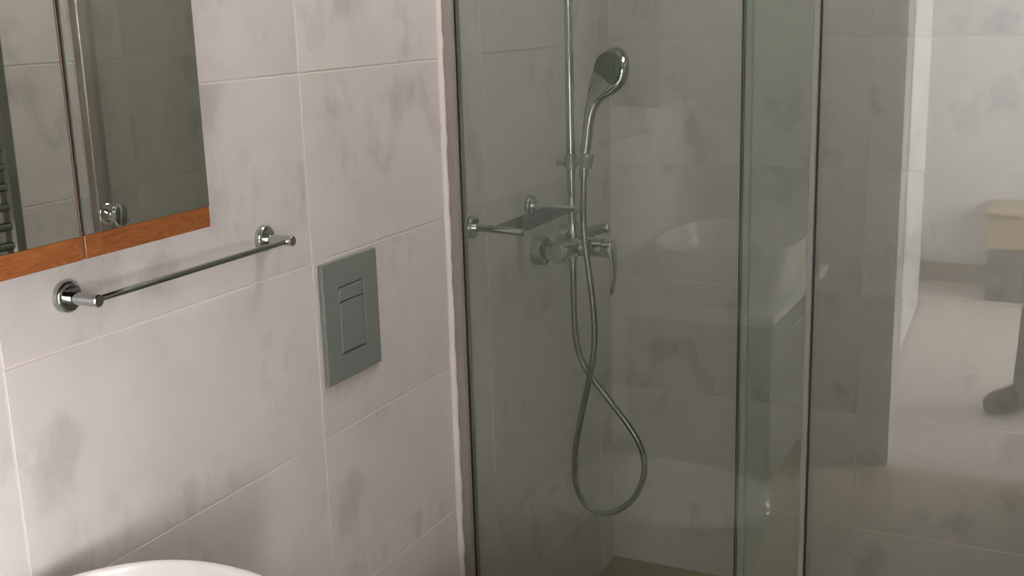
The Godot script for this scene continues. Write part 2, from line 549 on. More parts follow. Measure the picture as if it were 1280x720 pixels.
func build_screen() -> void:
	var top := 2.02
	var edge := 0.684
	var t := thing("shower_screen", "fixed clear glass shower panel in a metal frame beside the flush plate wall", "shower screen", Vector3(0.3, 0.0, GLASS))
	var s := Shape.new()
	# wall channel: two lips and a base
	box(s, Vector3(0.0035, top / 2.0 + 0.01, -1.056), Vector3(0.006, top, 0.036), 0.0008)
	box(s, Vector3(0.0155, top / 2.0 + 0.01, -1.0415), Vector3(0.020, top, 0.007), 0.0015)
	box(s, Vector3(0.0155, top / 2.0 + 0.01, -1.0715), Vector3(0.020, top, 0.005), 0.0012)
	box(s, Vector3(0.0165, top / 2.0 + 0.01, -1.0505), Vector3(0.016, top - 0.002, 0.0100), 0.0030)
	obj("wall_channel", s.mesh(30), mats.aluminium, t)
	# bead of sealant, slightly uneven
	var n := noise(77, 14.0, 3)
	var pts := []
	var rad := []
	for k in 90:
		var y := 0.01 + (top - 0.01) * k / 89.0
		pts.append(Vector3(0.0012, y, -1.0345 + 0.0012 * n.get_noise_1d(y)))
		rad.append(0.0076 + 0.0034 * n.get_noise_1d(y * 1.7 + 9.0))
	s = Shape.new()
	tube(s, pts, rad, 10)
	obj("sealant_bead", s.mesh(60), mats.silicone, t)
	s = Shape.new()
	box(s, Vector3(0.0252, top / 2.0 + 0.01, GLASS + 0.0052), Vector3(0.0020, top, 0.0036), 0.0006)
	obj("rubber_gasket", s.mesh(), mats.dark_gap, t)
	s = Shape.new()
	box(s, Vector3((0.024 + edge) / 2.0, top / 2.0 + 0.012, GLASS), Vector3(edge - 0.026, top, 0.006), 0.0008)
	obj("glass_pane", s.mesh(5), mats.glass, t)
	s = Shape.new()
	box(s, Vector3(edge + 0.0010, top / 2.0 + 0.012, GLASS - 0.002), Vector3(0.0105, top, 0.011), 0.0015)
	obj("edge_seal", s.mesh(30), mats.clear_seal, t)
	s = Shape.new()
	box(s, Vector3(edge + 0.0078, top / 2.0 + 0.012, GLASS - 0.0015), Vector3(0.0022, top, 0.010), 0.0005)
	obj("dark_lip", s.mesh(30), mats.dark_metal, t)
	# sliding panel
	var z := GLASS - 0.022
	var a := 0.566
	var u := thing("sliding_shower_door", "sliding clear glass shower door overlapping the fixed panel, running to the right", "shower door", Vector3(0.88, 0.0, z))
	s = Shape.new()
	box(s, Vector3((a + WIDE - 0.02) / 2.0, top / 2.0 + 0.012, z), Vector3(WIDE - 0.02 - a, top - 0.01, 0.006), 0.0008)
	obj("glass_pane", s.mesh(5), mats.glass, u)
	s = Shape.new()
	box(s, Vector3(a + 0.005, top / 2.0 + 0.012, z + 0.005), Vector3(0.012, top - 0.01, 0.013), 0.0015)
	obj("edge_seal", s.mesh(30), mats.clear_seal, u)
	s = Shape.new()
	box(s, Vector3(a - 0.003, top / 2.0 + 0.012, z), Vector3(0.003, top - 0.01, 0.009), 0.0005)
	box(s, Vector3(a - 0.0075, top / 2.0 + 0.012, z + 0.001), Vector3(0.002, top - 0.01, 0.007), 0.0005)
	obj("edge_strip", s.mesh(30), mats.dark_metal, u)
	# frame at the far wall, rail above, sill below
	s = Shape.new()
	box(s, Vector3(WIDE / 2.0, 2.055, GLASS - 0.012), Vector3(WIDE - 0.004, 0.045, 0.05), 0.003)
	obj("top_rail", s.mesh(), mats.aluminium, t)
	s = Shape.new()
	box(s, Vector3(WIDE / 2.0, 0.0205, GLASS - 0.004), Vector3(WIDE - 0.004, 0.012, 0.045), 0.003)
	obj("floor_rail", s.mesh(), mats.aluminium, t)
	s = Shape.new()
	box(s, Vector3(WIDE - 0.0115, 1.02, GLASS - 0.018), Vector3(0.022, 2.0, 0.045), 0.002)
	obj("wall_channel", s.mesh(), mats.aluminium, t)

func build_shelf() -> void:
	var y := 1.068
	var t := thing("shower_shelf", "small shower shelf on two chrome posts left of the shower mixer", "shelf", Vector3(0, y, -1.265))
	for z in [-1.130, -1.400]:
		var s := Shape.new()
		rosette(s, Vector3(0.0004, y, z), 0.0235, 0.011)
		obj("rosette", s.mesh(), mats.chrome, t)
		s = Shape.new()
		rod(s, Vector3(0.009, y, z), Vector3(0.118, y - 0.004, z), 0.0075, 24, 0.001)
		obj("post", s.mesh(), mats.chrome, t)
	var s := Shape.new()
	box(s, Vector3(0.077, y - 0.003, -1.265), Vector3(0.074, 0.006, 0.262), 0.002)
	obj("shelf_plate", s.mesh(), mats.shelf_metal, t)

const TAPZ := -1.505

func build_shower() -> void:
	var c := Vector3(0.062, 0.962, TAPZ)
	var t := thing("shower_mixer", "chrome wall-mounted shower mixer with a hanging lever under the riser rail", "mixer tap", Vector3(0, 0.962, TAPZ))
	for z in [0.072, -0.072]:
		var s := Shape.new()
		lathe(s, Vector3(0.0004, c.y, TAPZ + z), Vector3.RIGHT, [[0.034, 0.0], [0.034, 0.020], [0.0325, 0.025], [0.027, 0.028]], 40)
		obj("rosette", s.mesh(), mats.chrome, t)
		s = Shape.new()
		lathe(s, Vector3(0.026, c.y, TAPZ + z), Vector3.RIGHT, [[0.016, 0.0], [0.016, 0.006], [0.0205, 0.007], [0.0205, 0.024], [0.017, 0.026], [0.017, 0.036]], 24)
		obj("inlet", s.mesh(), mats.chrome, t)
	var s := Shape.new()
	lathe(s, c + Vector3(0, 0, 0.100), Vector3.FORWARD, [[0.0185, 0.0], [0.0215, 0.003], [0.0225, 0.010], [0.0225, 0.075], [0.0250, 0.090], [0.0250, 0.110], [0.0225, 0.125], [0.0225, 0.190], [0.0215, 0.197], [0.0185, 0.200]], 36)
	lathe(s, c, Vector3(1, -0.02, 0), [[0.021, 0.0], [0.0235, 0.018], [0.0225, 0.040], [0.0205, 0.052], [0.0205, 0.068], [0.0215, 0.069], [0.0215, 0.0715]], 36)
	obj("body", s.mesh(), mats.chrome, t)
	s = Shape.new()
	lathe(s, c + Vector3(0.0728, -0.002, 0), Vector3(1, -0.02, 0), [[0.0205, 0.0], [0.0205, 0.018], [0.0185, 0.0215], [0.012, 0.024]], 36)
	# lever: a tongue hanging from the cap
	var rings := []
	for p in [[0.010, 0.086, 0.017, 0.012], [-0.005, 0.090, 0.0175, 0.012], [-0.022, 0.094, 0.015, 0.0075], [-0.045, 0.096, 0.012, 0.0055], [-0.070, 0.095, 0.0105, 0.0050], [-0.092, 0.092, 0.0095, 0.0045], [-0.104, 0.090, 0.007, 0.0035], [-0.108, 0.0895, 0.003, 0.0015]]:
		var r := PackedVector3Array()
		for k in 20:
			var a := TAU * k / 20.0
			r.append(c + Vector3(float(p[1]) + cos(a) * float(p[3]), p[0], sin(a) * float(p[2])))
		rings.append(r)
	loft(s, rings)
	obj("lever", s.mesh(50), mats.chrome, t)
	s = Shape.new()
	lathe(s, c + Vector3(0.0, 0.016, -0.085), Vector3(1, 0.25, 0), [[0.011, 0.0], [0.011, 0.020], [0.0125, 0.023], [0.012, 0.050], [0.010, 0.053]], 28)
	obj("diverter_knob", s.mesh(), mats.chrome, t)
	s = Shape.new()
	lathe(s, c + Vector3(0, 0.018, 0.006), Vector3.UP, [[0.0135, 0.0], [0.0135, 0.026], [0.012, 0.030], [0.012, 0.036]], 24)
	obj("connector", s.mesh(), mats.chrome, t)
	s = Shape.new()
	lathe(s, c + Vector3(-0.004, -0.018, 0.0), Vector3.DOWN, [[0.0115, 0.0], [0.0115, 0.016], [0.0095, 0.020], [0.0095, 0.036]], 24)
	obj("connector", s.mesh(), mats.chrome, t)

	# riser rail
	var px := 0.060
	var u := thing("shower_riser_rail", "tall chrome riser pole with a sliding holder above the shower mixer", "shower rail", Vector3(px, 0.99, TAPZ + 0.006))
	s = Shape.new()
	rod(s, Vector3(px, 0.99, TAPZ + 0.006), Vector3(px, 2.18, TAPZ + 0.006), 0.0098, 24, 0.001)
	obj("pole", s.mesh(), mats.chrome, u)
	s = Shape.new()
	rosette(s, Vector3(0.0004, 2.10, TAPZ + 0.006), 0.024, 0.012)
	rod(s, Vector3(0.010, 2.10, TAPZ + 0.006), Vector3(px, 2.10, TAPZ + 0.006), 0.009, 20)
	obj("wall_bracket", s.mesh(), mats.chrome, u)
	s = Shape.new()
	lathe(s, Vector3(px, 1.137, TAPZ + 0.006), Vector3.UP, [[0.0115, 0.0], [0.0135, 0.002], [0.0135, 0.032], [0.0115, 0.034]], 24)
	rod(s, Vector3(px - 0.034, 1.154, TAPZ + 0.006), Vector3(px + 0.012, 1.154, TAPZ + 0.006), 0.0105, 24, 0.002)
	lathe(s, Vector3(0.0925, 1.140, TAPZ), Vector3(0.16, 1, 0), [[0.0135, 0.0], [0.0145, 0.002], [0.0165, 0.030], [0.0150, 0.032]], 24)
	box(s, Vector3(0.077, 1.155, TAPZ + 0.003), Vector3(0.024, 0.018, 0.014), 0.004)
	obj("sliding_holder", s.mesh(), mats.satin_chrome, u)
	s = Shape.new()
	var arm := []
	for k in 13:
		var a := PI / 2 * k / 12.0
		arm.append(Vector3(px + 0.06 * (1 - cos(a)), 2.17 + 0.06 * sin(a), TAPZ + 0.006))
	arm.append(Vector3(px + 0.33, 2.23, TAPZ + 0.006))
	arm.append(Vector3(px + 0.36, 2.222, TAPZ + 0.006))
	arm.append(Vector3(px + 0.366, 2.19, TAPZ + 0.006))
	tube(s, arm, 0.0098, 18)
	obj("overhead_arm", s.mesh(), mats.chrome, u)
	s = Shape.new()
	lathe(s, Vector3(px + 0.366, 2.150, TAPZ + 0.006), Vector3.UP, [[0.098, 0.0], [0.100, 0.002], [0.100, 0.008], [0.06, 0.014], [0.02, 0.020], [0.014, 0.040]], 48)
	obj("overhead_head", s.mesh(), mats.chrome, u)

	# hand shower: handle that swells into a round head, thin axis towards the room
	var h := thing("hand_shower", "chrome hand shower with round head resting in the riser rail holder", "hand shower", Vector3(0.091, 1.15, TAPZ))
	var thin := Vector3(-0.46, 0.12, 0.88).normalized()
	var sect := [[0.0885, 1.140, 0.0100, 0.0100, 0.0], [0.0905, 1.165, 0.0112, 0.0112, 0.0], [0.0965, 1.200, 0.0118, 0.0122, 0.0], [0.1010, 1.230, 0.0125, 0.0132, 0.0], [0.1065, 1.262, 0.0140, 0.0140, 0.0], [0.1130, 1.288, 0.0190, 0.0155, -0.003], [0.1190, 1.304, 0.0290, 0.0190, -0.006], [0.1260, 1.320, 0.0390, 0.0225, -0.012], [0.1340, 1.336, 0.0455, 0.0245, -0.016], [0.1420, 1.352, 0.0480, 0.0245, -0.018], [0.1500, 1.367, 0.0455, 0.0230, -0.018], [0.1570, 1.380, 0.0385, 0.0190, -0.018], [0.1630, 1.391, 0.0270, 0.0135, -0.018], [0.1665, 1.397, 0.0150, 0.0080, -0.018], [0.1680, 1.3995, 0.0040, 0.0020, -0.018]]
	var rings2 := []
	for i in sect.size():
		var q: Array = sect[i]
		var nx: Array = sect[min(i + 1, sect.size() - 1)]
		var pv: Array = sect[max(i - 1, 0)]
		var dir := Vector3(nx[0] - pv[0], nx[1] - pv[1], 0).normalized()
		var wide := dir.cross(thin).normalized()
		var tn := wide.cross(dir).normalized()
		var r := PackedVector3Array()
		for k in 40:
			var a := TAU * k / 40.0
			r.append(Vector3(q[0], q[1], TAPZ) + wide * cos(a) * float(q[2]) + tn * (sin(a) * float(q[3]) + float(q[4])))
		rings2.append(r)
	var fine := []
	for i in rings2.size() - 1:
		for m in 4:
			var r := PackedVector3Array()
			for k in 40:
				r.append(rings2[i][k].cubic_interpolate(rings2[i + 1][k], rings2[max(i - 1, 0)][k], rings2[min(i + 2, rings2.size() - 1)][k], m / 4.0))
			fine.append(r)
	fine.append(rings2[-1])
	s = Shape.new()
	loft(s, fine)
	obj("handle_and_head", s.mesh(60), mats.chrome, h)
	s = Shape.new()
	lathe(s, Vector3(0.1415, 1.351, TAPZ) - thin * 0.0095, thin, [[0.0420, 0.0], [0.0425, 0.0035], [0.0405, 0.0090], [0.0330, 0.0150], [0.020, 0.0180], [0.008, 0.0188]], 48)
	obj("spray_face", s.mesh(), mats.nozzle, h).set_meta("label", "dark grey spray face")
	s = Shape.new()
	lathe(s, Vector3(0.0880, 1.116, TAPZ), Vector3(0.04, 1, 0), [[0.0085, 0.0], [0.0100, 0.003], [0.0105, 0.022], [0.0095, 0.026]], 24)
	obj("hose_nut", s.mesh(), mats.chrome, h)

	# hose: hangs from the mixer, crosses itself and climbs to the hand shower
	var hp := [[0.058, 0.926], [0.0575, 0.900], [0.056, 0.834], [0.055, 0.768], [0.060, 0.711], [0.079, 0.662], [0.107, 0.625], [0.142, 0.584], [0.178, 0.541], [0.207, 0.496], [0.219, 0.448], [0.211, 0.398], [0.186, 0.352], [0.147, 0.319], [0.107, 0.307], [0.072, 0.322], [0.052, 0.362], [0.050, 0.413], [0.060, 0.479], [0.079, 0.553], [0.097, 0.622], [0.113, 0.688], [0.121, 0.755], [0.120, 0.812], [0.114, 0.876], [0.106, 0.937], [0.100, 0.986], [0.095, 1.035], [0.0905, 1.080], [0.0878, 1.118]]
	var path := []
	for i in hp.size():
		var f := float(i) / (hp.size() - 1)
		var dz := lerpf(0.0, -0.026, smoothstep(0.0, 0.22, f)) if f < 0.5 else lerpf(-0.026, 0.030, smoothstep(0.5, 0.72, f))
		if f > 0.72:
			dz = 0.030 if f < 0.90 else lerpf(0.030, 0.0, smoothstep(0.90, 1.0, f))
		path.append(Vector3(hp[i][0], hp[i][1], TAPZ + dz))
	path = spline(path, 10)
	var o := thing("shower_hose", "flexible ribbed metal shower hose hanging in a crossed loop below the mixer", "shower hose", path[0])
	s = Shape.new()
	tube(s, path, 0.0072, 16)
	obj("hose", s.mesh(60), mats.hose_metal, o)
	# wound ribs along it
	s = Shape.new()
	var dist := 0.0
	var coil := []
	var rr := []
	var dense := spline(path, 4)
	for i in dense.size():
		coil.append(dense[i])
		rr.append(0.0074 if i % 2 else 0.0069)
	tube(s, coil, rr, 14)
	obj("ribbing", s.mesh(60), mats.hose_metal, o)

func dee(cx: float, cz: float, back: float, front: float, half: float, y: float, n := 48) -> PackedVector3Array:
	# plan of a toilet pan: square towards the wall, round towards the room
	var r := PackedVector3Array()
	for k in n:
		var a := TAU * k / n
		var e := 0.42 if cos(a) < 0.0 else 0.92
		var ca := signf(cos(a)) * pow(absf(cos(a)), e)
		var sa := signf(sin(a)) * pow(absf(sin(a)), 0.85 if cos(a) > 0.0 else 0.42)
		r.append(Vector3(cx + (front if ca > 0.0 else back) * ca, y, cz + half * sa))
	return r

func build_toilet() -> void:
	var cz := -0.6925
	var t := thing("toilet", "white wall-hung toilet with closed lid below the flush plate", "toilet", Vector3(0.26, 0.06, cz))
	var s := Shape.new()
	var rings := []
	for p in [[0.065, 0.10, 0.07], [0.075, 0.13, 0.09], [0.12, 0.165, 0.115], [0.20, 0.205, 0.140], [0.28, 0.24, 0.160], [0.35, 0.262, 0.172], [0.390, 0.270, 0.177], [0.400, 0.266, 0.174]]:
		rings.append(dee(0.262, cz, 0.26, p[1], p[2], p[0]))
	loft(s, rings)
	obj("bowl", s.mesh(50), mats.ceramic, t)
	s = Shape.new()
	loft(s, [dee(0.285, cz, 0.205, 0.247, 0.178, 0.402), dee(0.285, cz, 0.208, 0.250, 0.181, 0.405), dee(0.285, cz, 0.208, 0.250, 0.181, 0.415), dee(0.285, cz, 0.205, 0.247, 0.178, 0.418)])
	obj("seat", s.mesh(), mats.ceramic, t)
	s = Shape.new()
	loft(s, [dee(0.285, cz, 0.205, 0.247, 0.178, 0.420), dee(0.285, cz, 0.208, 0.250, 0.181, 0.424), dee(0.285, cz, 0.208, 0.250, 0.181, 0.434), dee(0.285, cz, 0.200, 0.243, 0.174, 0.441), dee(0.285, cz, 0.15, 0.19, 0.12, 0.443)])
	obj("lid", s.mesh(), mats.ceramic, t)
	for k in [-0.075, 0.075]:
		s = Shape.new()
		rod(s, Vector3(0.070, 0.425, cz + k - 0.02), Vector3(0.070, 0.425, cz + k + 0.02), 0.011)
		obj("hinge", s.mesh(), mats.chrome, t)

const BX := 0.212
const BZ := 0.165
const BRX := 0.200
const BRZ := 0.278
const BTOP := 0.851

func ring(rx: float, rz: float, y: float, e := 0.86, n := 72) -> PackedVector3Array:
	var r := PackedVector3Array()
	for k in n:
		var a := TAU * k / n
		r.append(Vector3(BX + rx * signf(cos(a)) * pow(absf(cos(a)), e), y, BZ + rz * signf(sin(a)) * pow(absf(sin(a)), e)))
	return r

func build_basin() -> void:
	var t := thing("vessel_basin", "white oval vessel basin on the vanity below the mirror cabinet", "basin", Vector3(BX, BTOP - 0.15, BZ))
	var s := Shape.new()
	var rings := []
	for p in [[0.150, 0.84, 0.80], [0.148, 0.87, 0.83], [0.130, 0.915, 0.89], [0.085, 0.96, 0.95], [0.030, 0.99, 0.985], [0.005, 1.0, 1.0], [0.0015, 0.994, 0.995], [0.0, 0.982, 0.985], [0.0, 0.965, 0.972], [0.002, 0.950, 0.962], [0.006, 0.942, 0.956], [0.030, 0.925, 0.94], [0.070, 0.87, 0.89], [0.100, 0.76, 0.80], [0.118, 0.58, 0.62], [0.126, 0.35, 0.38], [0.129, 0.12, 0.09]]:
		rings.append(ring(BRX * float(p[1]), BRZ * float(p[2]), BTOP - float(p[0])))
	loft(s, rings)
	obj("bowl", s.mesh(50), mats.ceramic, t)
	s = Shape.new()
	lathe(s, Vector3(BX, BTOP - 0.131, BZ), Vector3.UP, [[0.032, 0.0], [0.032, 0.004], [0.029, 0.006], [0.020, 0.0075], [0.006, 0.0078]], 32)
	obj("drain", s.mesh(), mats.chrome, t)
	var y := BTOP - 0.151
	var v := thing("vanity_unit", "wooden vanity unit with drawers carrying the white vessel basin", "vanity", Vector3(0.2, 0.25, 0.2))
	s = Shape.new()
	box(s, Vector3(0.201, y - 0.0125, 0.18), Vector3(0.40, 0.024, 0.64), 0.002)
	obj("worktop", s.mesh(), mats.white_gloss, v)
	s = Shape.new()
	box(s, Vector3(0.190, (0.25 + y - 0.025) / 2.0, 0.18), Vector3(0.376, y - 0.025 - 0.25, 0.62), 0.001)
	obj("body", s.mesh(), mats.dark_wood, v)
	for k in 2:
		var h := (y - 0.03 - 0.25) / 2.0
		s = Shape.new()
		box(s, Vector3(0.388, 0.25 + h * (k + 0.5), 0.18), Vector3(0.018, h - 0.004, 0.616), 0.001)
		var d := obj("drawer", s.mesh(), mats.dark_wood, v)
		s = Shape.new()
		rod(s, Vector3(0.404, 0.25 + h * (k + 0.78), 0.08), Vector3(0.404, 0.25 + h * (k + 0.78), 0.28), 0.005)
		obj("handle", s.mesh(), mats.chrome, d).position = Vector3.ZERO

func build_radiator() -> void:
	var t := thing("towel_radiator", "chrome ladder towel radiator on the wall opposite the mirror cabinet", "radiator", Vector3(WIDE - 0.05, 0.70, -0.53))
	var x := WIDE - 0.058
	for z in [-0.790, -0.225]:
		var s := Shape.new()
		box(s, Vector3(x, 1.19, z), Vector3(0.030, 1.0, 0.034), 0.006)
		obj("post", s.mesh(), mats.chrome, t)
		for y in [0.78, 1.60]:
			s = Shape.new()
			rod(s, Vector3(x + 0.01, y, z), Vector3(WIDE - 0.0005, y, z), 0.009)
			obj("bracket", s.mesh(), mats.chrome, t)
	var s := Shape.new()
	rod(s, Vector3(x - 0.004, 0, -0.776), Vector3(x - 0.004, 0, -0.24), 0.0095, 16)
	var m := s.mesh()
	var y := 0.725
	var k := 0
	while y < 1.68:
		obj("rung", m, mats.chrome, t, Vector3(0, y, 0))
		k += 1
		y += 0.040

const LAMP := Vector3(0.64, 2.45, -0.80)

func build_ceiling_light() -> void:
	var t := thing("ceiling_light", "square white ceiling light over the bathroom floor", "ceiling light", LAMP)
	var s := Shape.new()
	box(s, LAMP - Vector3(0, 0.0195, 0), Vector3(0.46, 0.038, 0.46), 0.006)
	obj("housing", s.mesh(), mats.white_gloss, t)
	s = Shape.new()
	box(s, LAMP - Vector3(0, 0.043, 0), Vector3(0.42, 0.008, 0.42), 0.002)
	obj("diffuser", s.mesh(), mats.lamp_glow, t)

func build_hall() -> void:
	# door leaf standing open beyond the doorway
	var a := Vector3(0.405, 0.0, 1.98)
	var b := Vector3(0.362, 0.0, 2.84)
	var d := (b - a).normalized()
	var turn := Basis(d.cross(Vector3.UP).normalized(), Vector3.UP, -d)
	var t := thing("door_leaf", "white panelled door leaf standing open in the hallway outside the bathroom", "door", (a + b) / 2.0)
	var s := Shape.new()
	box(s, (a + b) / 2.0 + Vector3(0, 1.02, 0), Vector3(0.04, 2.02, a.distance_to(b)), 0.003, turn)
	obj("leaf", s.mesh(), mats.white_gloss, t)
	for y in [[0.15, 0.95], [1.10, 1.90]]:
		for q in [[0.08, 0.50], [0.60, 0.79]]:
			s = Shape.new()
			for e in q:
				box(s, a + d * float(e) + turn.x * 0.026 + Vector3(0, (y[0] + y[1]) / 2.0, 0), Vector3(0.020, y[1] - y[0], 0.022), 0.004, turn)
			for h in y:
				box(s, a + d * (float(q[0]) + float(q[1])) / 2.0 + turn.x * 0.026 + Vector3(0, h, 0), Vector3(0.0198, 0.022, float(q[1]) - float(q[0]) + 0.021), 0.004, turn)
			obj("moulding", s.mesh(), mats.white_gloss, t)
	s = Shape.new()
	var hp := a + d * 0.66 + turn.x * 0.02 + Vector3(0, 1.02, 0)
	rod(s, hp, hp + turn.x * 0.045, 0.010)
	rod(s, hp + turn.x * 0.045, hp + turn.x * 0.045 - d * 0.10, 0.008)
	obj("handle", s.mesh(), mats.satin_chrome, t)
	# low chest against the end wall
	t = thing("hall_chest", "low chest with a pale wood top over a grey front at the hallway end", "chest", Vector3(1.1, 0, 3.27))
	s = Shape.new()
	box(s, Vector3(1.15, 0.13, 3.25), Vector3(0.96, 0.26, 0.36), 0.004)
	obj("grey_base", s.mesh(), mats.chest_grey, t)
	s = Shape.new()
	box(s, Vector3(1.15, 0.345, 3.25), Vector3(0.98, 0.165, 0.37), 0.006)
	obj("wood_drawer_case", s.mesh(), mats.chest_light, t)
	s = Shape.new()
	box(s, Vector3(1.15, 0.44, 3.245), Vector3(1.0, 0.022, 0.40), 0.004)
	obj("top", s.mesh(), mats.chest_light, t)
	for k in 2:
		s = Shape.new()
		lathe(s, Vector3(0.92 + 0.46 * k, 0.345, 3.066), Vector3.FORWARD, [[0.006, 0.0], [0.006, 0.01], [0.014, 0.014], [0.014, 0.022], [0.006, 0.026]], 20)
		obj("knob", s.mesh(), mats.satin_chrome, t)

# ---------------------------------------------------------------- person with the camera phone
# bones: [a, b, radius a, radius b]; joined with a soft minimum and meshed as surface nets
func nets(s: Shape, bones: Array, cell: float, soft: float, cut_low := -INF, cut_high := INF) -> void:
	var lo := Vector3.INF
	var hi := -Vector3.INF
	for b in bones:
		var r: float = max(b[2], b[3]) + 3.0 * cell + 1.5 / soft
		for p in [b[0], b[1]]:
			lo = lo.min(p - Vector3.ONE * r)
			hi = hi.max(p + Vector3.ONE * r)
	var nx := int((hi.x - lo.x) / cell) + 2
	var ny := int((hi.y - lo.y) / cell) + 2
	var nz := int((hi.z - lo.z) / cell) + 2
	var acc := PackedFloat32Array()
	acc.resize(nx * ny * nz)
	for b in bones:
		var a: Vector3 = b[0]
		var e: Vector3 = b[1]
		var ra: float = b[2]
		var rb: float = b[3]
		var ab := e - a
		var l2: float = max(ab.length_squared(), 1e-9)
		var r: float = max(ra, rb) + 2.5 * cell + 1.5 / soft
		var p0 := ((a.min(e) - Vector3.ONE * r - lo) / cell).floor().max(Vector3.ZERO)
		var p1 := ((a.max(e) + Vector3.ONE * r - lo) / cell).ceil()
		for z in range(int(p0.z), min(int(p1.z), nz)):
			for y in range(int(p0.y), min(int(p1.y), ny)):
				for x in range(int(p0.x), min(int(p1.x), nx)):
					var p := lo + Vector3(x, y, z) * cell - a
					var h := clampf(p.dot(ab) / l2, 0.0, 1.0)
					var d := (p - ab * h).length() - lerpf(ra, rb, h)
					if d < r:
						acc[(z * ny + y) * nx + x] += exp(-soft * d)
	var val := PackedFloat32Array()
	val.resize(acc.size())
	for i in acc.size():
		val[i] = -log(acc[i]) / soft if acc[i] > 1e-12 else 1.0
	for y in ny:
		var h := lo.y + y * cell
		if h < cut_low or h > cut_high:
			for z in nz:
				for x in nx:
					var i := (z * ny + y) * nx + x
					val[i] = max(val[i], max(cut_low - h, h - cut_high))
	var at := {}
	var step := [1, nx, nx * ny]
	var off := [0, 1, nx, nx + 1, nx * ny, nx * ny + 1, nx * ny + nx, nx * ny + nx + 1]
	for z in nz - 1:
		for y in ny - 1:
			var row := (z * ny + y) * nx
			for x in nx - 1:
				var i := row + x
				var neg := 0
				for o in off:
					if val[i + o] < 0.0:
						neg += 1
				if neg == 0 or neg == 8:
					continue
				var sum := Vector3.ZERO
				var n := 0
				for c in 8:
					for ax in 3:
						if c & (1 << ax):
							continue
						var u := val[i + off[c]]
						var v := val[i + off[c] + step[ax]]
						if (u < 0.0) == (v < 0.0):
							continue
						var q := Vector3(c & 1, (c >> 1) & 1, (c >> 2) & 1)
						q[ax] = u / (u - v)
						sum += q
						n += 1
				at[i] = lo + (Vector3(x, y, z) + sum / n) * cell
	var tr := PackedVector3Array()
	for i in at:
		for ax in 3:
			if (val[i] < 0.0) == (val[i + step[ax]] < 0.0):
				continue
			var u: int = step[(ax + 1) % 3]
			var v: int = step[(ax + 2) % 3]
			if not (at.has(i - u) and at.has(i - v) and at.has(i - u - v)):
				continue
			var q := [at[i], at[i - u], at[i - u - v], at[i - v]]
			if val[i] < 0.0:
				tr.append_array([q[0], q[1], q[2], q[0], q[2], q[3]])
			else:
				tr.append_array([q[0], q[2], q[1], q[0], q[3], q[2]])
	s.add(tr)

